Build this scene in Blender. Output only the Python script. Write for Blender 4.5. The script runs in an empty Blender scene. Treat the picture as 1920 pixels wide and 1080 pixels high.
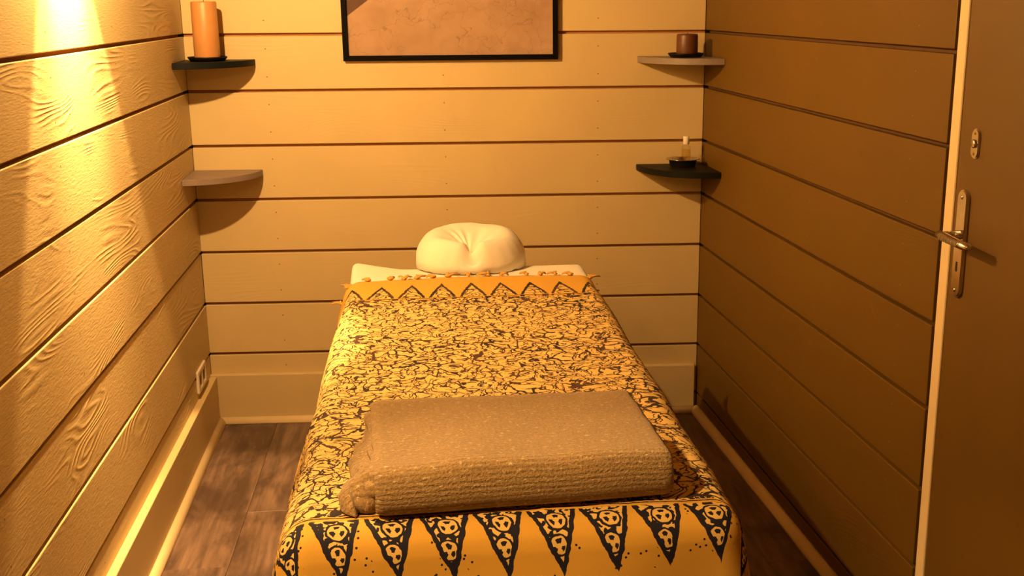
import bpy, bmesh, math, random
from mathutils import Vector, Matrix, noise
random.seed(7)
scene = bpy.context.scene
COL = scene.collection
PI = math.pi

# ------------------------------------------------------------------ camera
FPX, CX, CY = 2150.0, 1030.03, 559.30
YAW, PITCH, ROLL = 0.10725, 0.25230, -0.00634
CAM = Vector((0.85302, -4.35108, 1.57896))
fwd = Vector((math.sin(YAW)*math.cos(PITCH), math.cos(YAW)*math.cos(PITCH), -math.sin(PITCH)))
rgt = Vector((math.cos(YAW), -math.sin(YAW), 0)); upv = rgt.cross(fwd)
r2 = math.cos(ROLL)*rgt + math.sin(ROLL)*upv
u2 = -math.sin(ROLL)*rgt + math.cos(ROLL)*upv
cd = bpy.data.cameras.new('camera'); cam = bpy.data.objects.new('camera', cd); COL.objects.link(cam)
cam.matrix_world = Matrix(((r2.x, u2.x, -fwd.x, CAM.x), (r2.y, u2.y, -fwd.y, CAM.y), (r2.z, u2.z, -fwd.z, CAM.z), (0, 0, 0, 1)))
cd.sensor_fit = 'HORIZONTAL'; cd.sensor_width = 36.0; cd.lens = 36.0*FPX/1920.0
cd.shift_x = -(CX-960)/1920.0; cd.shift_y = (CY-540)/1920.0
cd.clip_start = 0.02
scene.camera = cam

# ------------------------------------------------------------------ world, exposure
wd = bpy.data.worlds.new('world'); scene.world = wd; wd.use_nodes = True
wd.node_tree.nodes['Background'].inputs[0].default_value = (0.02, 0.012, 0.006, 1)
wd.node_tree.nodes['Background'].inputs[1].default_value = 0.2
vs = scene.view_settings
scene.display_settings.display_device = 'sRGB'
vs.view_transform = 'Standard'; vs.look = 'None'; vs.gamma = 1.0; vs.use_curve_mapping = False
vs.exposure = 0.0

LAMP_COL = (1.0, 0.585, 0.215)
SPILL_W, CONE_W = 138.0, 58.0          # wall sconce and added fill lamp: bare spill and the reflector's cone
CONE_DEG = 60.0

# ------------------------------------------------------------------ room frame (metres; back-left corner at the origin)
W, AL, AR, AB, Z0, P = 1.8987, 0.01201, 0.04315, -0.05515, 0.07323, 0.2
DEEP, CEIL = 5.3, 2.42
BR = Vector((W*math.cos(AB), W*math.sin(AB), 0))
def frame(o, along):
    x = Vector(along).normalized(); z = Vector((0, 0, 1)); y = z.cross(x)
    return Matrix(((x.x, y.x, z.x, o[0]), (x.y, y.y, z.y, o[1]), (x.z, y.z, z.z, o[2]), (0, 0, 0, 1)))
DL = Vector((math.sin(AL), -math.cos(AL), 0)); NL = Vector((math.cos(AL), math.sin(AL), 0))
DR = Vector((math.sin(AR), -math.cos(AR), 0)); NR = Vector((-math.cos(AR), -math.sin(AR), 0))
DB = Vector((math.cos(AB), math.sin(AB), 0));  NB = Vector((math.sin(AB), -math.cos(AB), 0))
M_L, M_R, M_B = frame((0, 0, 0), DL), frame(BR, DR), frame((0, 0, 0), DB)
FL = DL*DEEP; FR = BR + DR*(DEEP-0.1)
M_F = frame(FR, (FL-FR))

# ------------------------------------------------------------------ node helpers
class NT:
    def __init__(s, name):
        s.m = bpy.data.materials.new(name); s.m.use_nodes = True
        s.t = s.m.node_tree; s.n = s.t.nodes; s.b = s.n['Principled BSDF']; s.out = s.n['Material Output']
    def new(s, typ, ins=None, **kw):
        n = s.n.new(typ)
        for k, v in kw.items(): setattr(n, k, v)
        if ins:
            for k, v in ins.items(): s.put(n.inputs[k], v)
        return n
    def put(s, sock, v):
        if isinstance(v, bpy.types.NodeSocket): s.t.links.new(v, sock)
        else:
            if isinstance(v, (tuple, list)) and len(v) == 3 and sock.type == 'RGBA': v = (*v, 1)
            sock.default_value = v
    def math(s, op, a, b=None, c=None, clamp=False):
        n = s.n.new('ShaderNodeMath'); n.operation = op; n.use_clamp = clamp
        for i, v in enumerate((a, b, c)):
            if v is not None: s.put(n.inputs[i], v)
        return n.outputs[0]
    def vmath(s, op, a, b=None):
        n = s.n.new('ShaderNodeVectorMath'); n.operation = op
        s.put(n.inputs[0], a)
        if b is not None: s.put(n.inputs[1], b)
        return n.outputs[0]
    def mix(s, f, a, b, blend='MIX'):
        n = s.n.new('ShaderNodeMix'); n.data_type = 'RGBA'; n.blend_type = blend
        s.put(n.inputs['Factor'], f); s.put(n.inputs[6], a); s.put(n.inputs[7], b)
        return n.outputs[2]
    def ramp(s, f, lo, hi, clamp=True):
        n = s.n.new('ShaderNodeMapRange'); n.clamp = clamp
        s.put(n.inputs[0], f); n.inputs[1].default_value = lo; n.inputs[2].default_value = hi
        return n.outputs[0]
    def noise(s, vec, scale=5, detail=3, rough=.5, dist=0.0, out=0, w=None):
        n = s.n.new('ShaderNodeTexNoise')
        if w is not None:
            n.noise_dimensions = '4D'; s.put(n.inputs['W'], w)
        s.put(n.inputs['Vector'], vec); n.inputs['Scale'].default_value = scale
        n.inputs['Detail'].default_value = detail; n.inputs['Roughness'].default_value = rough
        n.inputs['Distortion'].default_value = dist
        return n.outputs[out]
    def mapv(s, vec, scale=(1, 1, 1), loc=(0, 0, 0)):
        n = s.n.new('ShaderNodeMapping'); s.put(n.inputs[0], vec)
        n.inputs['Scale'].default_value = scale; n.inputs['Location'].default_value = loc
        return n.outputs[0]
    def obj(s): return s.new('ShaderNodeTexCoord').outputs['Object']
    def uv(s): return s.new('ShaderNodeTexCoord').outputs['UV']
    def rnd(s): return s.new('ShaderNodeObjectInfo').outputs['Random']
    def bump(s, h, strength=.3, dist=.01):
        n = s.new('ShaderNodeBump', {'Height': h}); n.inputs['Strength'].default_value = strength
        n.inputs['Distance'].default_value = dist
        s.t.links.new(n.outputs[0], s.b.inputs['Normal']); return n
    def set(s, **kw):
        for k, v in kw.items(): s.put(s.b.inputs[k.replace('_', ' ')], v)
        return s.m

def plain(name, col, rough=.5, metal=0.0, var=.06, scale=18, bump=.0, spec=.5):
    t = NT(name); o = t.obj()
    n = t.noise(o, scale, 4)
    c = t.mix(t.ramp(n, .3, .7), tuple(x*(1-var) for x in col), tuple(min(1, x*(1+var)) for x in col))
    t.set(Base_Color=c, Roughness=rough, Metallic=metal)
    t.b.inputs['Specular IOR Level'].default_value = spec
    if bump: t.bump(t.noise(o, scale*6, 3), bump, .002)
    return t.m

def paint(name, col, relief, rough=.5):
    """painted sawn planks: brushed relief that follows the grain, rings round the knots"""
    t = NT(name); o = t.obj(); rn = t.math('MULTIPLY', t.rnd(), 40.0)
    sx = t.mapv(o, (.55, 1.0, 3.6))
    base = t.noise(sx, 2.3, 1.0, .4, .25, w=rn)
    rings = t.math('SINE', t.math('MULTIPLY', base, 150.0))
    rings = t.math('POWER', t.math('MULTIPLY_ADD', rings, .5, .5), 2.0)
    mask = t.ramp(t.noise(t.mapv(o, (1.0, 1.0, 2.0)), 2.4, 2, w=t.math('ADD', rn, 9.0)), .50, .68)
    fine = t.noise(t.mapv(o, (5, 5, 40)), 6, 4, .6, w=rn)
    rough_n = t.noise(t.mapv(o, (1, 1, 2.2)), 70, 3, .6, w=rn)
    h = t.math('ADD', t.math('MULTIPLY', t.math('MULTIPLY', rings, mask), .5),
               t.math('ADD', t.math('MULTIPLY', fine, .30), t.math('MULTIPLY', rough_n, .20)))
    c = t.mix(t.ramp(t.noise(o, 3.0, 4, w=rn), .3, .75), tuple(x*.93 for x in col), tuple(min(1, x*1.04) for x in col))
    c = t.mix(t.math('MULTIPLY', t.ramp(t.noise(t.mapv(o, (2, 2, 1)), 4.0, 5, .65, w=t.math('ADD', rn, 3.0)), .62, .8), .35), c, tuple(x*.75 for x in col))
    t.set(Base_Color=c, Roughness=rough)
    t.b.inputs['Specular IOR Level'].default_value = .35
    t.bump(h, relief, .0035)
    return t.m

CREAM = (.62, .478, .248)
M = {}
M['paint'] = paint('cream_paint', CREAM, .16)
M['paint_rough'] = paint('cream_paint_rough', CREAM, .62)
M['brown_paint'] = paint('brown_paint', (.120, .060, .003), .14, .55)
M['trim'] = plain('cream_trim', (.78, .61, .36), .45, var=.03)
M['groove'] = plain('raw_groove', (.40, .17, .06), .9)
M['groove_brown'] = plain('brown_groove', (.085, .036, .008), .9)
M['nail'] = plain('nail_dent', (.20, .115, .045), .7)
M['ceiling'] = plain('ceiling_paint', (.60, .50, .34), .8)
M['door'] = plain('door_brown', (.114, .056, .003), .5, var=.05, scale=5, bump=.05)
M['steel'] = plain('brushed_steel', (.66, .60, .52), .2, 1.0, scale=60)
M['dark'] = plain('dark_hole', (.01, .008, .006), .8)
M['black'] = plain('black_shelf', (.008, .009, .008), .5, scale=30, bump=.05, spec=.10)
M['grey'] = plain('grey_shelf', (.24, .175, .15), .5, scale=30)
M['grey2'] = plain('grey_shelf_light', (.235, .185, .16), .5, scale=30)
M['plate'] = plain('black_plate', (.007, .005, .005), .4, spec=.15)
M['frame'] = plain('black_frame', (.004, .003, .003), .55, spec=.04)
M['socket'] = plain('white_plastic', (.82, .72, .58), .35, var=.02)
M['wood'] = plain('beech', (.5, .3, .14), .5)
M['vinyl'] = plain('cream_vinyl', (.6, .5, .36), .45)
M['capwhite'] = plain('white_cap', (.85, .80, .66), .4)
M['wick'] = plain('wick', (.05, .035, .025), .9)

def wax(name, col):
    t = NT(name); o = t.obj()
    n = t.noise(o, 22, 4)
    t.set(Base_Color=t.mix(t.ramp(n, .3, .7), col, tuple(min(1, x*1.12) for x in col)), Roughness=.42)
    t.b.inputs['Subsurface Weight'].default_value = .25
    t.b.inputs['Subsurface Radius'].default_value = (.02, .008, .003)
    t.b.inputs['Subsurface Scale'].default_value = .4
    t.bump(t.noise(o, 60, 3), .12, .002)
    return t.m
M['wax_orange'] = wax('orange_wax', (.50, .235, .080))
M['wax_brown'] = wax('brown_wax', (.115, .038, .013))

def mat_floor():
    t = NT('laminate'); o = t.obj(); rn = t.math('MULTIPLY', t.rnd(), 50.0)
    g = t.noise(t.mapv(o, (14, 1.2, 1)), 3.0, 6, .62, .4, w=rn)
    st = t.noise(t.mapv(o, (3.0, 1.4, 1)), 2.6, 5, .6, .5, w=t.math('ADD', rn, 5.0))
    c = t.mix(t.ramp(g, .3, .72), (.075, .045, .033), (.25, .16, .12))
    c = t.mix(t.math('MULTIPLY', t.ramp(st, .44, .60), .8), c, (.050, .028, .022))
    c = t.mix(t.math('MULTIPLY', t.ramp(t.noise(t.mapv(o, (9, 3, 1)), 4, 5, .7, w=t.math('ADD', rn, 8.0)), .62, .75), .5), c, (.36, .25, .19))
    t.set(Base_Color=c, Roughness=.42); t.bump(g, .12, .002)
    return t.m
M['floor'] = mat_floor()
M['seam'] = plain('floor_seam', (.03, .018, .012), .9)

def mat_cotton(name, col, sc=900, spec=.1, st=.1):
    t = NT(name); o = t.obj()
    n = t.noise(o, 7, 3)
    t.set(Base_Color=t.mix(n, tuple(x*.95 for x in col), col), Roughness=.9)
    t.b.inputs['Specular IOR Level'].default_value = spec
    t.b.inputs['Sheen Weight'].default_value = .15
    h = t.math('ADD', t.noise(o, sc, 2), t.math('MULTIPLY', t.noise(o, 25, 4, .6), .8))
    t.bump(h, st, .003)
    return t.m
M['cotton'] = mat_cotton('white_cotton', (.86, .80, .68))
M['cotton_cover'] = mat_cotton('white_cover', (.88, .82, .70), 400, .15, .22)
M['fringe'] = mat_cotton('fringe_yarn', (.66, .36, .07), 500, .1, .4)

def mat_blanket():
    t = NT('chenille'); o = t.uv()
    sep = t.new('ShaderNodeSeparateXYZ', {0: o})
    rib = t.math('SINE', t.math('MULTIPLY', sep.outputs[1], 2*PI/.0078))
    rib = t.math('MULTIPLY_ADD', rib, .5, .5)
    pn = t.noise(t.mapv(o, (190, 330, 1)), 1.0, 3, .65)
    tw = t.noise(t.mapv(o, (60, 110, 1)), 1.0, 3, .6)
    sp = t.ramp(t.noise(t.mapv(o, (85, 190, 1), (7, 3, 0)), 1.0, 2, .6), .60, .70)
    c = t.mix(t.ramp(pn, .3, .7), (.27, .160, .058), (.50, .325, .135))
    c = t.mix(t.math('MULTIPLY', t.ramp(tw, .35, .65), .35), c, (.23, .155, .075))
    c = t.mix(t.math('MULTIPLY', sp, .75), c, (.74, .58, .36))
    t.set(Base_Color=c, Roughness=.85)
    t.b.inputs['Specular IOR Level'].default_value = .2
    t.b.inputs['Sheen Weight'].default_value = .25
    t.bump(t.math('ADD', t.math('MULTIPLY', rib, .30), t.math('MULTIPLY', pn, 1.3)), .9, .005)
    return t.m
M['blanket'] = mat_blanket()

# sarong measures: v runs from the fringed head edge (0) down the table and over its foot end
V_HT, V_HB, V_FB, V_FT, TP = .075, .225, 1.735, 1.862, .0920
def mat_batik():
    t = NT('batik'); uv = t.uv()
    def warp(vec, scale, amp, det=2):
        w = t.vmath('SUBTRACT', t.noise(uv, scale, det, .5, out=1), (.5, .5, .5))
        n = t.new('ShaderNodeVectorMath', {0: w}, operation='SCALE'); n.inputs['Scale'].default_value = amp
        return t.vmath('ADD', vec, n.outputs[0])
    p = warp(warp(uv, 13, .10, 1), 50, .016)
    ps = warp(uv, 60, .008)
    su = t.new('ShaderNodeSeparateXYZ', {0: uv}); u, v = su.outputs[0], su.outputs[1]
    def vor(vec, feat, scale):
        n = t.new('ShaderNodeTexVoronoi', {'Vector': vec}, voronoi_dimensions='2D', feature=feat)
        n.inputs['Scale'].default_value = scale
        return n
    def between(x, a, b):
        return t.math('MULTIPLY', t.math('GREATER_THAN', x, a), t.math('LESS_THAN', x, b))
    # flowing outlined figures, finer strokes inside them, blots of dye where the stamp repeats
    e1 = vor(t.mapv(p, (1.15, 1.0, 1)), 'DISTANCE_TO_EDGE', 29).outputs['Distance']
    e2 = vor(t.mapv(p, (1.0, 1.7, 1), (3, 7, 0)), 'DISTANCE_TO_EDGE', 36).outputs['Distance']
    wid = t.noise(uv, 13, 3, .6)
    bands = t.math('MULTIPLY_ADD', t.math('SINE', t.math('MULTIPLY_ADD', v, 2*PI/.50, -1.6)), .5, .5)
    th1 = t.math('MULTIPLY_ADD', t.math('MULTIPLY', t.ramp(wid, .42, .72), t.math('MULTIPLY_ADD', bands, 1.0, .25)), .14, .054)
    l1 = t.math('LESS_THAN', e1, th1)
    l2 = t.math('MULTIPLY', t.math('LESS_THAN', e2, .062), t.math('GREATER_THAN', t.noise(uv, 24, 1), .46))
    sq = t.noise(t.mapv(p, (1.0, 1.5, 1), (11, 2, 0)), 30, 1, .5, .5)
    l3 = t.math('MULTIPLY', t.math('LESS_THAN', t.math('ABSOLUTE', t.math('SUBTRACT', sq, .5)), .018), t.math('GREATER_THAN', t.noise(uv, 19, 1), .44))
    gap = t.math('GREATER_THAN', t.noise(uv, 48, 1, .5), .36)
    crack = t.math('MULTIPLY', t.math('MAXIMUM', t.math('MAXIMUM', l1, l2), l3), gap)
    sp = t.new('ShaderNodeSeparateXYZ', {0: ps}); pu, pv = sp.outputs[0], sp.outputs[1]
    mid = between(pv, V_HB+.020, V_FB-.014)
    lines = t.math('MAXIMUM', between(pv, V_HB+.004, V_HB+.010), between(pv, V_FB-.010, V_FB-.006))
    dash = t.math('MULTIPLY', between(pv, V_HB+.010, V_HB+.022), t.math('GREATER_THAN', t.noise(t.mapv(uv, (1, 0, 1)), 40, 2), .52))
    def teeth(base, tip, shift, full, lean, rimw, rich):
        fr = t.math('SUBTRACT', t.math('FRACT', t.math('DIVIDE', t.math('ADD', pu, 10*TP+shift), TP)), .5)
        k = t.math('DIVIDE', t.math('SUBTRACT', pv, base), tip-base)      # 0 base, 1 tip
        xs = t.math('SUBTRACT', fr, t.math('MULTIPLY_ADD', k, lean, -.3*lean))
        x = t.math('MULTIPLY', t.math('ABSOLUTE', xs), 2.0)
        hw = t.math('MULTIPLY', t.math('SUBTRACT', 1.0, t.math('POWER', t.math('MAXIMUM', k, 0.0), 1.15)), full)
        ins = t.math('MULTIPLY', t.math('LESS_THAN', x, hw), between(k, 0.0, 1.0))
        rim = t.math('GREATER_THAN', x, t.math('SUBTRACT', hw, rimw))
        tipm = t.math('GREATER_THAN', k, .88)
        dark = t.math('MAXIMUM', rim, tipm)
        if rich:
            body = t.math('GREATER_THAN', t.noise(t.mapv(uv, (1, 1, 1), (4, 1, 0)), 75, 1, .5, .4), .50)
            for (cx, ck, r) in ((-.02, .60, .0145), (.03, .26, .0165)):
                dx = t.math('MULTIPLY', t.math('SUBTRACT', xs, cx), TP); dy = t.math('MULTIPLY', t.math('SUBTRACT', k, ck), tip-base)
                d = t.math('SQRT', t.math('ADD', t.math('MULTIPLY', dx, dx), t.math('MULTIPLY', dy, dy)))
                body = t.math('MULTIPLY', body, t.math('GREATER_THAN', d, r))                     # pale disc
                ring = between(d, r*.97, r*1.22)
                a_ = t.math('MULTIPLY_ADD', t.math('SINE', t.math('MULTIPLY', t.math('ARCTAN2', dy, dx), 3.0)), .5, .5)
                dots = t.math('MULTIPLY', between(d, r*.30, r*.72), t.math('GREATER_THAN', a_, .45))
                body = t.math('MAXIMUM', body, t.math('MAXIMUM', ring, dots))
            dark = t.math('MAXIMUM', dark, body)
        else:
            dark = t.math('MAXIMUM', dark, t.math('LESS_THAN', vor(t.mapv(p, (1, 1, 1)), 'DISTANCE_TO_EDGE', 40).outputs['Distance'], .09))
        return ins, t.math('MULTIPLY', ins, dark)
    fi, frm = teeth(V_FB+.002, V_FT, TP/2+.027, .96, .20, .20, True)
    hi, hrm = teeth(V_HB, V_HT, TP/2+.004, .90, .0, .20, False)
    # little stamped seeds on the plain field round the foot teeth
    sd = vor(t.mapv(uv, (1, 1.0, 1), (.3, .4, 0)), 'F1', 62)
    seedm = t.math('MULTIPLY', t.math('LESS_THAN', sd.outputs['Distance'], .13), t.math('GREATER_THAN', t.noise(uv, 20, 1), .56))
    seeds = t.math('MULTIPLY', seedm, t.math('MULTIPLY', t.math('GREATER_THAN', v, V_FB+.02), t.math('SUBTRACT', 1.0, fi)))
    dark = t.math('MULTIPLY', crack, mid)
    for k in (lines, dash, frm, hrm, seeds): dark = t.math('MAXIMUM', dark, k)
    pale = t.math('MAXIMUM', mid, t.math('MAXIMUM', t.math('MULTIPLY', fi, .8), t.math('MULTIPLY', hi, .8)))
    bg = t.mix(pale, (.66, .37, .060), (.76, .53, .19))
    bg = t.mix(t.ramp(t.noise(uv, 6, 4), .35, .7), t.mix(.15, bg, (.55, .30, .04)), bg)
    ink = t.mix(t.ramp(t.noise(uv, 8, 2), .4, .6), (.026, .017, .024), (.075, .040, .026))
    ink = t.mix(t.math('GREATER_THAN', v, V_FB-.02), ink, (.016, .014, .026))
    t.set(Base_Color=t.mix(dark, bg, ink), Roughness=.8)
    t.b.inputs['Specular IOR Level'].default_value = .18
    t.bump(t.math('ADD', t.noise(uv, 700, 2), t.math('MULTIPLY', t.noise(t.mapv(uv, (1, 1.6, 1)), 14, 4, .6), 1.4)), .10, .004)
    return t.m
M['batik'] = mat_batik()

def mat_art():
    t = NT('art_print'); o = t.obj(); s = t.new('ShaderNodeSeparateXYZ', {0: o})
    n = t.noise(o, 4.5, 6, .6); n2 = t.noise(o, 14, 5, .65)
    c = t.mix(t.ramp(n, .3, .7), (.41, .245, .145), (.52, .335, .225))
    c = t.mix(t.math('MULTIPLY', t.ramp(n2, .45, .75), .35), c, (.27, .14, .065))
    # thin hairline cracks and a few abstract earth-brown patches higher up
    cr = t.new('ShaderNodeTexVoronoi', {'Vector': t.vmath('ADD', o, t.vmath('SUBTRACT', t.noise(o, 9, 3, out=1), (.5, .5, .5)))}, feature='DISTANCE_TO_EDGE')
    cr.inputs['Scale'].default_value = 2.1
    c = t.mix(t.math('MULTIPLY', t.math('LESS_THAN', cr.outputs[0], .006), .5), c, (.17, .08, .035))
    edge = t.math('SUBTRACT', s.outputs[2], t.math('MULTIPLY_ADD', s.outputs[0], .72, .425))
    c = t.mix(t.math('GREATER_THAN', edge, 0), c, (.085, .026, .012))
    b = t.math('ADD', t.noise(t.mapv(o, (1, 1, 1.6), (3, 1, 2)), 6.5, 2, .5), t.math('MULTIPLY', t.math('SUBTRACT', s.outputs[2], .26), 1.2))
    c = t.mix(t.ramp(b, .64, .70), c, t.mix(n2, (.13, .05, .022), (.30, .13, .05)))
    t.set(Base_Color=c, Roughness=.6)
    return t.m
M['art'] = mat_art()

def mat_pane():
    t = NT('pane'); t.n.remove(t.b)
    tr = t.new('ShaderNodeBsdfTransparent'); gl = t.new('ShaderNodeBsdfGlossy'); gl.inputs['Roughness'].default_value = .06
    lw = t.new('ShaderNodeLayerWeight')
    mx = t.new('ShaderNodeMixShader', {0: t.math('MULTIPLY_ADD', t.math('POWER', lw.outputs['Facing'], 4.0), .7, .05), 1: tr.outputs[0], 2: gl.outputs[0]})
    t.t.links.new(mx.outputs[0], t.out.inputs[0]); return t.m
M['pane'] = mat_pane()
def mat_glass(name, col, fac=.22):
    t = NT(name); t.n.remove(t.b)
    tr = t.new('ShaderNodeBsdfTransparent'); tr.inputs[0].default_value = (*col, 1)
    gl = t.new('ShaderNodeBsdfGlossy'); gl.inputs['Roughness'].default_value = .05
    lw = t.new('ShaderNodeLayerWeight')
    mx = t.new('ShaderNodeMixShader', {0: t.math('MULTIPLY_ADD', t.math('POWER', lw.outputs['Facing'], 3.0), .5, .03), 1: tr.outputs[0], 2: gl.outputs[0]})
    t.t.links.new(mx.outputs[0], t.out.inputs[0]); return t.m
M['glass'] = mat_glass('clear_glass', (.975, .96, .90))
M['oil'] = mat_glass('massage_oil', (.97, .90, .66))
def mat_emit(name, col, s):
    t = NT(name)
    t.set(Base_Color=(.8, .7, .5)); t.b.inputs['Emission Color'].default_value = (*col, 1); t.b.inputs['Emission Strength'].default_value = s
    return t.m
M['bulb'] = mat_emit('lit_bulb', LAMP_COL, 12)

# ------------------------------------------------------------------ mesh helpers
def mesh_obj(name, bm, mats, parent=None, smooth=False, mw=None):
    if not isinstance(mats, (list, tuple)): mats = [mats]
    me = bpy.data.meshes.new(name); bmesh.ops.recalc_face_normals(bm, faces=bm.faces[:]); bm.to_mesh(me); bm.free()
    for m in mats: me.materials.append(m)
    if smooth:
        for p in me.polygons: p.use_smooth = True
    o = bpy.data.objects.new(name, me); COL.objects.link(o)
    if parent: o.parent = parent
    if mw is not None:
        if parent: o.matrix_basis = mw
        else: o.matrix_world = mw
    return o
def share(src, name, parent, mw):
    o = bpy.data.objects.new(name, src.data); COL.objects.link(o); o.parent = parent; o.matrix_basis = mw; return o
def empty(name, mw=None):
    o = bpy.data.objects.new(name, None); COL.objects.link(o); o.empty_display_size = .1
    if mw is not None: o.matrix_world = mw
    return o
def tag(o, label, cat=None, group=None, kind=None):
    o['label'] = label
    if cat: o['category'] = cat
    if group: o['group'] = group
    if kind: o['kind'] = kind
    return o
def struct(o, label=None, cat=None):
    o['kind'] = 'structure'
    if label: o['label'] = label
    if cat: o['category'] = cat
    return o
def box(bm, x0, x1, y0, y1, z0, z1, bev=0, seg=1, mi=0):
    b2 = bmesh.new()
    vs = [b2.verts.new((x, y, z)) for z in (z0, z1) for y in (y0, y1) for x in (x0, x1)]
    for f in ((0, 1, 3, 2), (4, 6, 7, 5), (0, 4, 5, 1), (2, 3, 7, 6), (0, 2, 6, 4), (1, 5, 7, 3)): b2.faces.new([vs[i] for i in f])
    bmesh.ops.recalc_face_normals(b2, faces=b2.faces[:])
    if bev: bmesh.ops.bevel(b2, geom=b2.edges[:], offset=bev, segments=seg, affect='EDGES', profile=.5)
    join(bm, b2, mi)
def join(bm, b2, mi=0):
    mp = {v: bm.verts.new(v.co) for v in b2.verts}
    for f in b2.faces:
        nf = bm.faces.new([mp[v] for v in f.verts]); nf.material_index = mi; nf.smooth = f.smooth
    b2.free()
def lathe(bm, prof, seg=40, c=(0, 0, 0), mi=0, smooth=True):
    rings = []
    for r, z in prof:
        if r < 1e-6: rings.append([bm.verts.new((c[0], c[1], c[2]+z))])
        else: rings.append([bm.verts.new((c[0]+r*math.cos(2*PI*i/seg), c[1]+r*math.sin(2*PI*i/seg), c[2]+z)) for i in range(seg)])
    for a, b in zip(rings, rings[1:]):
        for i in range(seg):
            j = (i+1) % seg
            if len(a) == 1 and len(b) == 1: continue
            if len(a) == 1: f = bm.faces.new((a[0], b[j], b[i]))
            elif len(b) == 1: f = bm.faces.new((a[i], a[j], b[0]))
            else: f = bm.faces.new((a[i], a[j], b[j], b[i]))
            f.material_index = mi; f.smooth = smooth
def tube(bm, pts, rad, seg=10, mi=0):
    rings = []
    n = len(pts)
    for i, p in enumerate(pts):
        p = Vector(p); t = (Vector(pts[min(i+1, n-1)]) - Vector(pts[max(i-1, 0)])).normalized()
        a = Vector((0, 0, 1)) if abs(t.z) < .9 else Vector((1, 0, 0))
        e1 = t.cross(a).normalized(); e2 = t.cross(e1)
        r = rad[i] if isinstance(rad, (list, tuple)) else rad
        rings.append([bm.verts.new(p + r*(math.cos(2*PI*k/seg)*e1 + math.sin(2*PI*k/seg)*e2)) for k in range(seg)])
    for a, b in zip(rings, rings[1:]):
        for k in range(seg):
            f = bm.faces.new((a[k], a[(k+1) % seg], b[(k+1) % seg], b[k])); f.smooth = True; f.material_index = mi
    for r in (rings[0], rings[-1]):
        f = bm.faces.new(r); f.material_index = mi
def T(x, y, z): return Matrix.Translation((x, y, z))
def Rx(a): return Matrix.Rotation(a, 4, 'X')
def Ry(a): return Matrix.Rotation(a, 4, 'Y')
def Rz(a): return Matrix.Rotation(a, 4, 'Z')

# ------------------------------------------------------------------ floor
bm = bmesh.new(); box(bm, -.15, 2.35, -DEEP-.15, .1, -.10, -.009)
floor = struct(mesh_obj('floor', bm, M['seam']), 'dark grey brown laminate plank floor', 'floor')
PW, PLEN = .195, 1.22
bm = bmesh.new(); box(bm, .0004, PW-.0004, .0004, PLEN-.0004, -.012, 0, .0005)
fp0 = None
offs = [.36, .04, .89, .52, .12, .95, .33, .71, .05, .5, .2, .9, .4]
for i in range(-1, 11):
    x = .052 + PW*i
    if i == 0: first = -.25
    y = .02 + .0 - offs[i+1]
    ys = [y - PLEN*k for k in range(0, 5)] + [y + PLEN]
    for yy in ys:
        top = min(yy, .02)
        if yy - PLEN > .02 or yy < -DEEP: continue
        mw = T(x, yy-PLEN, 0)
        if fp0 is None: fp0 = mesh_obj('floor_plank', bm, M['floor'], floor, mw=mw)
        else: share(fp0, 'floor_plank', floor, mw)

# ------------------------------------------------------------------ plank walls
def plank_mesh(length, s, mat, h=P-.0105, nails=(), name='plank', th=.018):
    bm = bmesh.new()
    y0, y1 = (-th, 0) if s > 0 else (0, th)
    box(bm, 0, length, y0, y1, 0, h, .0022, 2)
    for x in nails:
        for z in (.045, .145):
            r = .0028
            yy = .0004*s
            vs = [bm.verts.new((x+random.uniform(-.006, .006)*0 + r*math.cos(a), yy, z + r*.8*math.sin(a))) for a in [2*PI*k/7 for k in range(7)]]
            f = bm.faces.new(vs); f.material_index = 1
    me = bpy.data.meshes.new(name)
    for f in bm.faces:
        f.normal_update()
    bmesh.ops.recalc_face_normals(bm, faces=[f for f in bm.faces if f.material_index == 0]); bm.to_mesh(me); bm.free()
    me.materials.append(mat); me.materials.append(M['nail'])
    return me
def wall(name, mw, length, s, mat, label, nails, proud=None, ranges=None, zmax=CEIL, tilt=.0012):
    """backing slab with a plank for each course; s = side of local Y that faces the room"""
    bm = bmesh.new()
    y0, y1 = (-.10, -.0165) if s > 0 else (.0165, .10)
    for (x0, x1, z0, z1) in (ranges or [(0, length, 0, zmax)]):
        box(bm, x0, x1, y0, y1, z0, z1)
    w = struct(mesh_obj(name, bm, M['groove_brown'] if mat == M['brown_paint'] else M['groove'], mw=mw), label, 'wall')
    cache = {}
    for (x0, x1, za, zb) in (ranges or [(0, length, 0, zmax)]):
        for k in range(-1, 13):
            zb0 = Z0 + P*k + .00525; zt = zb0 + P - .0105
            lo, hi = max(zb0, za), min(zt, zb)
            if hi-lo < .015: continue
            key = (round(x1-x0, 3), round(hi-lo, 3))
            if key not in cache: cache[key] = plank_mesh(x1-x0-.002, s, mat, hi-lo, [n for n in nails if 0 < n < x1-x0])
            o = bpy.data.objects.new('plank', cache[key]); COL.objects.link(o); o.parent = w
            d = (proud or {}).get(k, random.uniform(0, .0010))
            o.matrix_basis = T(x0+.001, s*d, lo) @ Rx(random.uniform(-tilt, tilt))
    return w
wall_back = wall('wall_back', M_B, W, -1, M['paint'], 'cream painted horizontal plank wall behind the massage table', (.29, .93, 1.50))
wall_left = wall('wall_left', M_L, DEEP, 1, M['paint_rough'], 'rough cream plank wall washed by lamp light', (.42, 1.02, 1.62, 2.22, 2.9, 3.6, 4.3), proud={1: .0030, 3: .0024, 5: .0014, 6: .0012, 7: .001})
JX = 1.876       # planks stop here; the door frame follows
DOOR_W = .83
DX0, DX1 = JX+.052, JX+.052+DOOR_W
RX2 = DX1+.055
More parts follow.
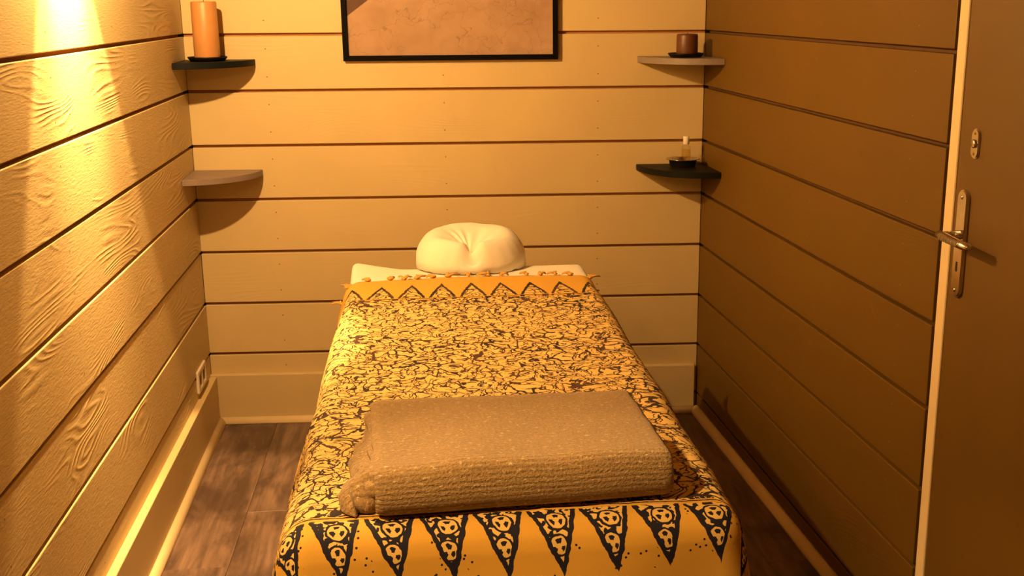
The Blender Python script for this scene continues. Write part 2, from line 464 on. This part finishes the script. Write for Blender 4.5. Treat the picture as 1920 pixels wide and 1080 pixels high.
wall_right = wall('wall_right', M_R, DEEP, -1, M['brown_paint'], 'brown painted plank wall beside the door', (.45, 1.10, 1.70, .2),
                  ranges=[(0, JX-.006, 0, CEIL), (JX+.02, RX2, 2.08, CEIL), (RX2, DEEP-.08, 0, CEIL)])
wall_front = wall('wall_front', M_F, (FL-FR).length, -1, M['paint'], 'cream plank wall behind the viewer', (.3, .9, 1.5))
bm = bmesh.new(); box(bm, -.15, 2.35, -DEEP-.15, .1, CEIL, CEIL+.08)
struct(mesh_obj('ceiling', bm, M['ceiling']), 'plain pale ceiling', 'ceiling')

# ------------------------------------------------------------------ baseboards and floor mouldings
def strip(name, mw, x0, x1, s, y, z0, z1, mat, label, bev=.003, seg=2):
    bm = bmesh.new(); a, b = sorted((0, s*y)); box(bm, x0, x1, a, b, z0, z1, bev, seg)
    return struct(mesh_obj(name, bm, mat, mw=mw), label, 'baseboard')
strip('baseboard_left', M_L, .028, DEEP-.03, 1, .026, 0, .19, M['paint'], 'cream board along the foot of the left wall')
strip('baseboard_back', M_B, .0, W-.012, -1, .024, 0, .194, M['paint'], 'cream board along the foot of the back wall')
strip('baseboard_front', M_F, .03, 1.9, -1, .022, 0, .19, M['paint'], 'cream board along the foot of the wall behind the viewer')
def quarter(name, mw, x0, x1, s, y, h, mat, label):
    bm = bmesh.new(); n = 8
    prof = [(0, 0), (h, 0)] + [(h*math.cos(PI/2*k/n), h*math.sin(PI/2*k/n)) for k in range(1, n)] + [(0, h)]
    A = [bm.verts.new((x0, s*(y+p), z)) for p, z in prof]; B = [bm.verts.new((x1, s*(y+p), z)) for p, z in prof]
    for i in range(len(prof)):
        j = (i+1) % len(prof); f = bm.faces.new((A[i], A[j], B[j], B[i])); f.smooth = 1 <= i <= n
    bm.faces.new(A); bm.faces.new(B[::-1])
    return struct(mesh_obj(name, bm, mat, mw=mw), label, 'moulding')
quarter('trim_1', M_L, .026, DEEP-.06, 1, .026, .024, M['trim'], 'cream quarter round moulding at the foot of the left wall')
quarter('trim_2', M_B, .03, W-.002, -1, .024, .024, M['trim'], 'cream quarter round moulding at the foot of the back wall')
quarter('trim_3', M_R, .026, JX, -1, .0, .028, M['trim'], 'quarter round moulding at the foot of the brown wall')

# ------------------------------------------------------------------ door in the right wall (hinged towards the viewer)
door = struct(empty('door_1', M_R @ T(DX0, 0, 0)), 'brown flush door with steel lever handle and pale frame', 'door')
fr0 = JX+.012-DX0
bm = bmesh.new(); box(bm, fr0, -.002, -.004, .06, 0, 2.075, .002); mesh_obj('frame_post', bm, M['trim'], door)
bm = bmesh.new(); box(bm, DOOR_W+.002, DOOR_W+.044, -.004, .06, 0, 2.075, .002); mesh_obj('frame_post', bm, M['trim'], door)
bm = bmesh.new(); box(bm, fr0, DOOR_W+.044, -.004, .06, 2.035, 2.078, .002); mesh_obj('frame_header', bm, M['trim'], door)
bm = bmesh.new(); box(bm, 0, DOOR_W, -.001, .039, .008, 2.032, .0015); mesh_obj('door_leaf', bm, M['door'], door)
bm = bmesh.new(); box(bm, fr0-.012, DOOR_W+.05, .062, .075, 0, 2.08); mesh_obj('door_stop', bm, M['groove'], door)
def capsule_plate(bm, cx, z0, z1, w, y0, y1, n=10, bev=.002, mi=0):
    b2 = bmesh.new(); r = w/2; pts = []
    for k in range(n+1): a = PI*k/n; pts.append((cx + r*math.cos(a), z1-r + r*math.sin(a)))
    for k in range(n+1): a = PI + PI*k/n; pts.append((cx + r*math.cos(a), z0+r + r*math.sin(a)))
    A = [b2.verts.new((x, y0, z)) for x, z in pts]; B = [b2.verts.new((x, y1, z)) for x, z in pts]
    fa = b2.faces.new(A); b2.faces.new(B[::-1])
    for i in range(len(pts)): b2.faces.new((A[i], A[(i+1) % len(pts)], B[(i+1) % len(pts)], B[i]))
    bmesh.ops.recalc_face_normals(b2, faces=b2.faces[:])
    if bev: bmesh.ops.bevel(b2, geom=[e for e in fa.edges], offset=bev, segments=2, affect='EDGES')
    join(bm, b2, mi)
HX = 1.972-DX0
bm = bmesh.new(); capsule_plate(bm, HX, .962, 1.194, .038, -.010, -.001)
hp = mesh_obj('handle_plate', bm, M['steel'], door)
bm = bmesh.new()
tube(bm, [(HX, -.009, 1.098), (HX, -.030, 1.098), (HX, -.050, 1.098)], [.0105, .0085, .0085], 14)
tube(bm, [(HX-.009, -.050, 1.099), (HX-.004, -.052, 1.099), (HX+.03, -.053, 1.098), (HX+.075, -.052, 1.096), (HX+.112, -.049, 1.094), (HX+.118, -.047, 1.094)], [.006, .0098, .010, .0095, .0085, .004], 14)
lev = mesh_obj('lever', bm, M['steel'], hp, smooth=True)
bm = bmesh.new()
for k in range(16):
    box(bm, HX+.012+.005*k, HX+.0142+.005*k, -.0640, -.0625, 1.092, 1.104, .0004)
g_ = mesh_obj('grip_ridge', bm, M['steel'], hp); g_['kind'] = 'stuff'
bm = bmesh.new(); capsule_plate(bm, HX, 1.018, 1.040, .0065, -.0106, -.0101, bev=0); mesh_obj('keyhole', bm, M['dark'], hp)
for z in (1.178, .978):
    bm = bmesh.new(); lathe(bm, [(.0001, .0022), (.003, .0018), (.0048, 0), (.0048, -.001)], 14); mesh_obj('screw', bm, M['steel'], hp, mw=T(HX, -.010, z) @ Rx(PI/2))
bm = bmesh.new(); capsule_plate(bm, 1.996-DX0, 1.262, 1.324, .030, -.006, -.001)
ros = mesh_obj('lock_rosette', bm, M['steel'], door)
bm = bmesh.new(); lathe(bm, [(.0001, .0045), (.0075, .0045), (.009, .003), (.009, 0)], 20); mesh_obj('cylinder_knob', bm, M['steel'], ros, mw=T(1.996-DX0, -.006, 1.293) @ Rx(PI/2))
for z in (1.314, 1.272):
    bm = bmesh.new(); lathe(bm, [(.0001, .0015), (.0025, .001), (.0032, 0)], 10); mesh_obj('screw', bm, M['nail'], ros, mw=T(1.996-DX0, -.006, z) @ Rx(PI/2))

# ------------------------------------------------------------------ wall outlet, left wall near the corner
so = empty('wall_outlet', M_L @ T(.222, 0, .254)); tag(so, 'white double wall outlet low on the left wall near the corner', 'outlet')
bm = bmesh.new()
box(bm, -.078, .078, .0, .011, .026, .041, .003, 2); box(bm, -.078, .078, .0, .011, -.041, -.026, .003, 2)
box(bm, -.078, -.060, .0, .011, -.03, .03, .003, 2); box(bm, .060, .078, .0, .011, -.03, .03, .003, 2); box(bm, -.008, .008, .0, .011, -.03, .03, .003, 2)
mesh_obj('cover_plate', bm, M['socket'], so)
for sx in (-.034, .034):
    bm = bmesh.new(); box(bm, sx-.027, sx+.027, 0, .006, -.027, .027, .001)
    ins = mesh_obj('socket_insert', bm, M['socket'], so)
    bm = bmesh.new(); lathe(bm, [(.0195, .0015), (.021, .0015), (.021, 0), (.0195, 0)], 24); mesh_obj('socket_ring', bm, M['socket'], ins, mw=T(sx, .006, 0) @ Rx(-PI/2))
    bm = bmesh.new(); lathe(bm, [(.0001, .0006), (.0195, .0006), (.0195, 0)], 24); mesh_obj('socket_well', bm, M['nail'], ins, mw=T(sx, .006, 0) @ Rx(-PI/2))
    for q_ in (-.0095, .0095):
        bm = bmesh.new(); lathe(bm, [(.0001, .0008), (.0028, .0008), (.0028, 0)], 10); mesh_obj('pin_hole', bm, M['dark'], ins, mw=T(sx+q_, .0064, 0) @ Rx(-PI/2))

# ------------------------------------------------------------------ corner shelves
def shelf(corner, d1, n1, d2, n2, z, mat, label, r=.250, th=.022):
    bm = bmesh.new(); c = corner + (n1+n2)*.002; n = 28
    a1 = math.atan2(d1.y, d1.x); a2 = math.atan2(d2.y, d2.x)
    da = (a2-a1+PI) % (2*PI) - PI
    pts = [c] + [c + r*Vector((math.cos(a1+da*k/n), math.sin(a1+da*k/n), 0)) for k in range(n+1)]
    A = [bm.verts.new((p.x-c.x, p.y-c.y, -th/2)) for p in pts]; B = [bm.verts.new((p.x-c.x, p.y-c.y, th/2)) for p in pts]
    fa = bm.faces.new(A); fb = bm.faces.new(B)
    for i in range(len(pts)): bm.faces.new((A[i], A[(i+1) % len(pts)], B[(i+1) % len(pts)], B[i]))
    bmesh.ops.recalc_face_normals(bm, faces=bm.faces[:])
    bmesh.ops.bevel(bm, geom=[e for f in (fa, fb) for e in f.edges], offset=.0012, segments=1, affect='EDGES')
    o = mesh_obj('corner_shelf', bm, mat, mw=T(c.x, c.y, z)); return tag(o, label, 'shelf', 'quarter round corner shelves')
O0 = Vector((0, 0, 0))
shelf(O0, DB, NB, DL, NL, 1.376, M['black'], 'black quarter round corner shelf holding the tall orange candle')
shelf(O0, DB, NB, DL, NL, .975, M['grey'], 'empty grey quarter round corner shelf below the tall orange candle')
shelf(BR, -DB, NB, DR, NR, 1.375, M['grey2'], 'pale grey quarter round corner shelf holding the short brown candle')
shelf(BR, -DB, NB, DR, NR, .976, M['black'], 'black quarter round corner shelf holding the steel dish and bottle')

# ------------------------------------------------------------------ candles on their plates
def candle(x, y, z, r, h, mat, label):
    e = empty('pillar_candle', T(x, y, z)); tag(e, label, 'candle')
    bm = bmesh.new(); lathe(bm, [(.0001, 0), (r*.97, 0), (r, .003), (r, h*.5), (r*.985, h-.006), (r*.95, h-.001), (r*.85, h), (r*.6, h-.008), (.0001, h-.010)], 48); mesh_obj('wax_body', bm, mat, e)
    bm = bmesh.new(); tube(bm, [(0, 0, h-.011), (.0004, 0, h-.003), (.002, .001, h+.004)], .0012, 6); mesh_obj('wick', bm, M['wick'], e)
def plate(x, y, z, r, label, h=.015):
    bm = bmesh.new(); lathe(bm, [(.0001, 0), (r*.86, 0), (r, h*.75), (r, h), (r*.96, h), (r*.86, h*.30), (.0001, h*.25)], 48)
    o = mesh_obj('candle_plate', bm, M['plate'], mw=T(x, y, z)); tag(o, label, 'plate')
plate(.101, -.112, 1.3872, .068, 'round black candle plate under the tall orange candle')
candle(.101, -.112, 1.3872+.0038, .0445, .200, M['wax_orange'], 'tall orange pillar candle on the black left shelf')
plate(1.797, -.218, 1.3862, .064, 'round black candle plate under the short brown candle')
candle(1.801, -.218, 1.3862+.0038, .0385, .078, M['wax_brown'], 'short brown pillar candle on the pale grey right shelf')

# ------------------------------------------------------------------ steel dish and bottle
DXY = (1.803, -.180)
bm = bmesh.new(); lathe(bm, [(.0001, 0), (.042, 0), (.047, .003), (.052, .026), (.0615, .0285), (.0625, .0275), (.0615, .0295), (.0515, .0282), (.045, .0055), (.0001, .003)], 56)
tag(mesh_obj('steel_dish', bm, M['steel'], mw=T(DXY[0], DXY[1], .9872)), 'small shiny steel dish on the black right shelf', 'dish')
bt = empty('oil_bottle', T(DXY[0]+.013, DXY[1]+.004, .9872+.0035)); tag(bt, 'small clear oil bottle with white cap standing in the steel dish', 'bottle')
bm = bmesh.new(); lathe(bm, [(.0001, 0), (.0150, 0), (.0165, .002), (.0165, .066), (.0150, .071), (.0085, .076), (.0085, .084), (.0001, .084)], 28); mesh_obj('glass_body', bm, M['glass'], bt)
bm = bmesh.new(); lathe(bm, [(.0001, .0015), (.0145, .0015), (.0152, .003), (.0152, .058), (.0001, .058)], 24); mesh_obj('oil', bm, M['oil'], bt)
bm = bmesh.new(); lathe(bm, [(.0108, .078), (.0115, .079), (.0115, .105), (.0105, .107), (.0001, .107)], 24); mesh_obj('cap', bm, M['capwhite'], bt)

# ------------------------------------------------------------------ framed picture on the back wall
PX0, PX1, PZ0, PZ1 = .572, 1.352, 1.378, 1.935
pf = empty('framed_picture', M_B @ T((PX0+PX1)/2, -.0015, PZ0)); tag(pf, 'black framed tan and brown art print under glass on the back wall', 'picture')
hw, hh, bw, pd = (PX1-PX0)/2, PZ1-PZ0, .0185, .022
def rail(pts):
    bm = bmesh.new()
    A = [bm.verts.new((x, -pd, z)) for x, z in pts]; B = [bm.verts.new((x, 0, z)) for x, z in pts]
    bm.faces.new(A); bm.faces.new(B[::-1])
    for i in range(4): bm.faces.new((A[i], A[(i+1) % 4], B[(i+1) % 4], B[i]))
    bmesh.ops.recalc_face_normals(bm, faces=bm.faces[:])
    bmesh.ops.bevel(bm, geom=bm.edges[:], offset=.0008, segments=1, affect='EDGES')
    mesh_obj('frame_rail', bm, M['frame'], pf)
rail([(-hw, 0), (hw, 0), (hw-bw, bw), (-hw+bw, bw)]); rail([(-hw, hh), (-hw+bw, hh-bw), (hw-bw, hh-bw), (hw, hh)])
rail([(-hw, 0), (-hw+bw, bw), (-hw+bw, hh-bw), (-hw, hh)]); rail([(hw, 0), (hw, hh), (hw-bw, hh-bw), (hw-bw, bw)])
bm = bmesh.new(); box(bm, -hw+bw-.003, hw-bw+.003, -.010, -.004, bw-.003, hh-bw+.003); mesh_obj('art_print', bm, M['art'], pf)
bm = bmesh.new(); box(bm, -hw+bw-.003, hw-bw+.003, -.0145, -.0125, bw-.003, hh-bw+.003); mesh_obj('glass_pane', bm, M['pane'], pf)

# ------------------------------------------------------------------ massage table
XC = .987
TY0, TY1 = -.590, -2.590
TOP = .719
mt = empty('massage_table', T(XC, (TY0+TY1)/2, 0)); tag(mt, 'padded massage table under the yellow batik cloth', 'table')
ly = (TY0-TY1)/2
bm = bmesh.new(); box(bm, -.372, .372, -ly, ly, TOP-.075, TOP, .034, 4); mesh_obj('padded_top', bm, M['vinyl'], mt, smooth=True)
for y0, y1 in ((-ly+.02, -ly+.045), (ly-.045, ly-.02)):
    bm = bmesh.new(); box(bm, -.36, .36, y0, y1, TOP-.155, TOP-.075, .004); mesh_obj('end_rail', bm, M['wood'], mt)
for x0, x1 in ((-.36, -.335), (.335, .36)):
    bm = bmesh.new(); box(bm, x0, x1, -ly+.045, ly-.045, TOP-.155, TOP-.075, .004); mesh_obj('side_rail', bm, M['wood'], mt)
for sx in (-1, 1):
    for sy in (-1, 1):
        bm = bmesh.new(); a, b = sorted((sx*.285, sx*.325)); c, d = sorted((sy*(ly-.26), sy*(ly-.22))); box(bm, a, b, c, d, 0, TOP-.075, .005); mesh_obj('leg', bm, M['wood'], mt)
bm = bmesh.new(); box(bm, -.13, .13, ly-.02, ly+.19, TOP-.065, TOP-.035, .012, 3); mesh_obj('headrest_platform', bm, M['wood'], mt)

# ------------------------------------------------------------------ draped cloths
def drape(s, t, a, t0, t1, Rb, flare, top):
    """s across (0 at the table's middle), t along the table from its head (metres), cloth bending over the edges"""
    dx = math.copysign(max(abs(s)-a, 0), s); dy = (t-t1 if t > t1 else (t-t0 if t < t0 else 0))
    r = math.hypot(dx, dy); cx = max(-a, min(a, s)); cy = max(t0, min(t1, t))
    if r < 1e-9: return Vector((cx, cy, top)), Vector((0, 0, 0)), 0
    dr = Vector((dx/r, dy/r, 0))
    ql = PI/2*Rb
    if r < ql: o, h = Rb*math.sin(r/Rb), Rb*(1-math.cos(r/Rb))
    else: o, h = Rb + (r-ql)*flare, Rb + (r-ql)*.99
    return Vector((cx, cy, top-h)) + dr*o, dr, h
def cloth(name, mat, s0, s1, t0, t1, ns, nt, fn, uvfn, thick, parent=None):
    bm = bmesh.new(); uvl = bm.loops.layers.uv.new('UVMap')
    g = []; uvs = {}
    for j in range(nt+1):
        row = []
        for i in range(ns+1):
            s = s0+(s1-s0)*i/ns; t = t0+(t1-t0)*j/nt
            v = bm.verts.new(fn(s, t)); row.append(v); uvs[v] = uvfn(s, t)
        g.append(row)
    for j in range(nt):
        for i in range(ns):
            f = bm.faces.new((g[j][i], g[j+1][i], g[j+1][i+1], g[j][i+1])); f.smooth = True
            for l in f.loops: l[uvl].uv = uvs[l.vert]
    me = bpy.data.meshes.new(name); bm.to_mesh(me); bm.free(); me.materials.append(mat)
    o = bpy.data.objects.new(name, me); COL.objects.link(o)
    if parent: o.parent = parent
    m = o.modifiers.new('thickness', 'SOLIDIFY'); m.thickness = thick; m.offset = 1.0
    return o
nz = lambda x, y, z=0: noise.noise(Vector((x, y, z)))

# white sheet on the head end of the table (t measured from the table's head edge)
def sheet_fn(s, t):
    p, d, h = drape(s, t, .362, .018, 3.0, .022, .03, TOP+.0025)
    k = max(0, 1-abs(t-.03)/.13)
    lift = .034*max(0, -s-.17)/.2*k + .006*k*math.sin(s*9+1)+.004*nz(s*9, t*9, 3)
    if t > .17: lift = 0
    lift = max(lift, 0)*min(1, max(0, (abs(s)-.19)/.08))
    p.z += lift
    p += d*(.002*math.sin(t*22+s*5)*min(h/.1, 1))
    return (XC+p.x, TY0-p.y+.0, p.z)
sh = cloth('bed_sheet', M['cotton'], -.48, .48, -.14, .85, 110, 90, sheet_fn, lambda s, t: (s, t), .0012)
tag(sh, 'white cotton sheet over the head end of the massage table', 'sheet')

# the batik sarong (t from the table's head edge, cloth starts at T_H)
T_H = .205; TFLAT = (TY0-TY1) - .045
SA, SR = .346, .050
def sarong_fn(s, t0_):
    t = t0_ - .035*math.exp(-(s/.25)**2)*max(0, 1-(t0_-T_H)/.25) + .010*nz(s*14, 0, 5)*max(0, 1-(t0_-T_H)/.1)
    p, d, h = drape(s, t, SA, -3, TFLAT, SR, .10, TOP+.0062)
    pos = (t if abs(s) > SA else 0) + (s if t > TFLAT else 0)
    k = min(h/.12, 1.5)
    wav = .012*(.55+math.sin(t*11+s*2.0+1.2*math.sin(t*4))) if (abs(s) > SA and t <= TFLAT) else .007*math.sin(s*13+.6)
    wav += .008*nz(t*6, s*6, 1)
    p += d*(wav*k + .004*k)
    if h == 0 or h < .03:
        p.z += .0020*nz(s*7, t*5, 2) + .0012*nz(s*22, t*18, 4) + .0016*math.exp(-((s-.02-.015*t)/.006)**2)
        p.z += .003
    return (XC+p.x, TY0-p.y, p.z)
sg = cloth('sarong', M['batik'], -.74, .74, T_H, TFLAT+.42, 240, 330, sarong_fn, lambda s, t: (s, t-T_H), .0012)
tag(sg, 'yellow batik sarong with dark blue crackle print covering the massage table', 'cloth')
# knotted fringe along its head edge
tn = 17
for i in range(tn):
    s = -.43 + .86*i/(tn-1) + random.uniform(-.022, .022)
    x, y, z = sarong_fn(s, T_H)
    bm = bmesh.new()
    ang = random.uniform(-.9, .9); ln = random.uniform(.018, .042)
    out = Vector((math.sin(ang), math.cos(ang)*.9, 0))
    b2 = bmesh.new(); bmesh.ops.create_icosphere(b2, subdivisions=2, radius=random.uniform(.005, .009))
    for v in b2.verts:
        v.co *= 1+.3*nz(v.co.x*300+i, v.co.y*300, v.co.z*300)
        v.co.z *= .7; v.co.x *= 1.35
    for f in b2.faces: f.smooth = True
    join(bm, b2)
    for k in range(7):
        a2 = ang + random.uniform(-.9, .9); o2 = Vector((math.sin(a2), math.cos(a2), 0))
        tube(bm, [o2*.002, o2*ln*.5+Vector((0, 0, .004)), o2*ln+Vector((0, 0, random.uniform(-.004, .003)))], [.0036, .0032, .0018], 5)
    tube(bm, [(0, -.012, -.001), (0, -.004, .002), (0, 0, 0)], [.002, .003, .002], 5)
    o = mesh_obj('tassel', bm, M['fringe'], sg, mw=T(x, y+.003, z+.0055))

# ------------------------------------------------------------------ face cushion at the head of the table
fc = empty('face_cushion', T(.995, -.570, TOP+.008)); tag(fc, 'padded horseshoe face cushion in a gathered white cover', 'cushion')
def cushion_mesh():
    bm = bmesh.new(); na, nr = 128, 44; A, Bb, H = .186, .155, .094
    vs = []
    ctr = (-.004, -.062)      # gathered hole, towards the table
    def pt(r, a):
        ca, sa = math.cos(a), math.sin(a)
        ex = 2/2.2
        ox, oy = A*math.copysign(abs(ca)**ex, ca), Bb*math.copysign(abs(sa)**ex, sa)
        x = ctr[0]*(1-r) + ox*r; y = ctr[1]*(1-r) + oy*r
        # roll profile: low at the hole, high on the ring, falling at the rim
        prof = math.sin(min(1, max(0, (r-.0)/.62))*PI/2)**.8 if r < .62 else math.cos((r-.62)/.38*PI/2)**.55
        z = H*(.30+.70*prof) if r < .62 else H*prof
        front = math.exp(-((a-(-PI/2)+PI) % (2*PI)-PI)**2/.020) if True else 0
        z -= front*.036*min(1, r/.25)*(1 if r < .9 else (1-r)*10)
        fold = math.sin(a*11+2*math.sin(a*3))*.0035*math.exp(-((r-.22)/.22)**2) + math.sin(a*23)*.0016*math.exp(-((r-.95)/.15)**2)
        z += fold + .005*nz(x*16, y*16, 2)*min(1, r*2)
        # back of the pad rides higher than the front
        return (x, y, max(z, 0) + (y+Bb)*.13*(1 if r < .995 else 0.0))
    c = bm.verts.new(pt(0, 0)); prev = None
    for j in range(1, nr+1):
        r = j/nr; r = r if r < 1 else 1
        ring = [bm.verts.new(pt(r, 2*PI*i/na)) for i in range(na)]
        for i in range(na):
            k = (i+1) % na
            f = bm.faces.new((c, ring[i], ring[k])) if prev is None else bm.faces.new((prev[i], ring[i], ring[k], prev[k])); f.smooth = True
        prev = ring
    # underside
    low = [bm.verts.new((v.co.x*.93, v.co.y*.93, .0)) for v in prev]
    for i in range(na):
        k = (i+1) % na; bm.faces.new((prev[i], low[i], low[k], prev[k])).smooth = True
    bm.faces.new(low[::-1])
    return bm
mesh_obj('cover', cushion_mesh(), M['cotton_cover'], fc)
bm = bmesh.new(); lathe(bm, [(.0001, .001), (.004, .0012), (.005, .0)], 10); mesh_obj('gathered_hole', bm, M['dark'], fc, mw=T(-.006, -.073, .0415) @ Rx(.7))

# ------------------------------------------------------------------ folded blanket at the foot
BZ = TOP+.0135
bk = empty('folded_blanket', T(.752, -2.556, BZ) @ Rz(.062)); tag(bk, 'folded beige chenille blanket lying across the foot of the table', 'blanket')
def sweep(name, path, th, x0, x1, nx, jit, seedv, parent, edge_wob=.006):
    """a folded layer: path in (y, z), thickened, swept along x; uv in metres"""
    bm = bmesh.new(); uvl = bm.loops.layers.uv.new('UVMap')
    pts = [Vector((0, p[0], p[1])) for p in path]; n = len(pts); acc = [0]
    for i in range(1, n): acc.append(acc[-1]+(pts[i]-pts[i-1]).length)
    outl = []
    for i in range(n):
        t = (pts[min(i+1, n-1)]-pts[max(i-1, 0)]).normalized(); nn = Vector((0, -t.z, t.y))
        outl.append((pts[i]+nn*th/2, acc[i]))
    inn = []
    for i in range(n-1, -1, -1):
        t = (pts[min(i+1, n-1)]-pts[max(i-1, 0)]).normalized(); nn = Vector((0, -t.z, t.y))
        inn.append((pts[i]-nn*th/2, acc[i]+.003))
    loop = outl+inn; m = len(loop); rows = []; uvd = {}
    for k in range(nx+1):
        f = k/nx; row = []
        e = min(f, 1-f)*(x1-x0); rnd = max(0, 1-e/.016)
        for i, (p, a) in enumerate(loop):
            x = x0+(x1-x0)*f
            wob = edge_wob*nz(a*14+seedv, seedv*3.1) * (1 if f < .5 else -1)*max(0, 1-e/.12)
            cen = (outl[i][0]+inn[n-1-i][0])/2 if i < n else (inn[i-n][0]+outl[2*n-1-i][0])/2
            q = p.lerp(cen, .55*rnd*rnd)
            dz = jit*(nz(x*5+seedv, p.y*5, p.z*5)+.6*nz(x*13, p.y*13, p.z*13+seedv))
            dy = jit*.9*nz(x*6+9, p.y*4+seedv, p.z*8)
            top = max(0, min(1, p.z/.06))
            v = bm.verts.new((x+wob, q.y*(1-.07*max(0, x)/.5)+dy, max(q.z+dz*top, .0005))); uvd[v] = (x+wob, a); row.append(v)
        rows.append(row)
    for k in range(nx):
        for i in range(m):
            j = (i+1) % m
            f = bm.faces.new((rows[k][i], rows[k+1][i], rows[k+1][j], rows[k][j])); f.smooth = True
            for l in f.loops: l[uvl].uv = uvd[l.vert]
    for r in (rows[0], rows[-1]):
        for i in range(n-1):
            f = bm.faces.new((r[i], r[i+1], r[m-2-i], r[m-1-i])); f.smooth = True
            for l in f.loops: l[uvl].uv = uvd[l.vert]
    return mesh_obj(name, bm, M['blanket'], parent)
def fold(yf, yb, zlo, zhi, nfl=16, nb=14):
    """flat bottom from the back to the front, half-round front, flat top to the back"""
    r = (zhi-zlo)/2; p = []
    for k in range(nfl): p.append((yb+(yf+r*.8-yb)*k/nfl, zlo))
    for k in range(nb+1):
        a = -PI/2 - PI*k/nb; p.append((yf+r*.8+r*.8*math.cos(a), (zlo+zhi)/2+r*math.sin(a)))
    for k in range(1, nfl+1): p.append((yf+r*.8+(yb-yf-r*.8)*k/nfl, zhi))
    return p
sweep('outer_fold', fold(.004, .365, .010, .081), .019, .0, .515, 70, .0050, 1.3, bk)
sweep('inner_fold', fold(.050, .360, .028, .045), .0165, -.014, .500, 40, .0022, 5.1, bk, .010)
sweep('inner_fold', fold(.060, .355, .0465, .0635), .0165, -.008, .494, 40, .0022, 8.4, bk, .010)
# loose corner that slips out of the fold on the left
def flap(u, v):
    a = PI*(1-.62*u)                      # from the table on the left, up and over into the fold
    end = min(1, v/.10)**.5*min(1, (1-v)/.06)**.5
    w = (.068-.030*v)*(.72+.28*end) + .010*nz(v*6, 3.3); h = (.062-.008*v)*end
    k = 1+.22*nz(u*3.2, v*6, 4)+.10*nz(u*7, v*15, 8)
    x = .008+.010*v + w*math.cos(a)*k; z = h*math.sin(a)**.8*k
    y = .050 + .30*v - .018*(1-u)*(1-v) + .010*nz(u*4, v*5, 9)
    return (x, y, max(z, .0012))
bm = bmesh.new(); uvl = bm.loops.layers.uv.new('UVMap'); g = []
nu, nv = 28, 60
for j in range(nv+1): g.append([bm.verts.new(flap(i/nu, j/nv)) for i in range(nu+1)])
for j in range(nv):
    for i in range(nu):
        f = bm.faces.new((g[j][i], g[j][i+1], g[j+1][i+1], g[j+1][i])); f.smooth = True
        for l, (a, b) in zip(f.loops, ((i, j), (i+1, j), (i+1, j+1), (i, j+1))): l[uvl].uv = (a/nu*.11, b/nv*.32)
fl = mesh_obj('loose_corner', bm, M['blanket'], bk)
md = fl.modifiers.new('thickness', 'SOLIDIFY'); md.thickness = .004; md.offset = -1

# ------------------------------------------------------------------ wall sconce above the frame, plus an added fill lamp nearer the viewer
def sconce(d, z, label, fs=1.0, fc_=1.0, aim=(-6, 0), deg=CONE_DEG, blend=.20, hot=0):
    X = .12
    e = empty('wall_sconce', M_L @ T(d, 0, z)); tag(e, label, 'lamp', 'wall sconces')
    bm = bmesh.new(); box(bm, -.04, .04, 0, .012, .06, .20, .004, 2); mesh_obj('wall_plate', bm, M['steel'], e)
    bm = bmesh.new(); tube(bm, [(0, .010, .13), (0, .05, .135), (0, .088, .14)], .007, 10); mesh_obj('arm', bm, M['steel'], e)
    bm = bmesh.new(); lathe(bm, [(.0001, .20), (.030, .20), (.034, .195), (.034, .018), (.031, .018), (.031, .19), (.0001, .19)], 28, (0, X, 0)); mesh_obj('shade_tube', bm, M['steel'], e)
    bm = bmesh.new(); lathe(bm, [(.0001, .030), (.020, .032), (.029, .042), (.015, .10), (.0001, .10)], 24, (0, X, 0)); mesh_obj('bulb', bm, M['bulb'], e)
    def lamp(nm, w, size, deg_, bl, rot, dz):
        l = bpy.data.lights.new(nm, 'SPOT'); l.energy = w; l.color = LAMP_COL; l.shadow_soft_size = size
        l.spot_size = math.radians(deg_); l.spot_blend = bl
        o = bpy.data.objects.new(nm, l); COL.objects.link(o); o.parent = e; o.location = (0, X, dz)
        o.rotation_euler = (math.radians(rot[0]), math.radians(rot[1]), 0)
    lamp('sconce_spill', SPILL_W*fs, .016, 176, .12, (0, 0), -.006)
    lamp('sconce_cone', CONE_W*4*fc_, .012, deg, blend, aim, -.004)
    if hot: lamp('sconce_hot_spot', hot, .012, 48, 1.0, (-20, 0), -.003)
sconce(1.42, 2.03, 'steel tube wall sconce lighting the left plank wall', hot=420)
sconce(3.25, 2.03, 'added unseen steel tube fill lamp nearer the viewer', .11, .60, aim=(27, 10), deg=58, blend=.5)  # added lamp, guessed and out of view, to brighten the table's foot end
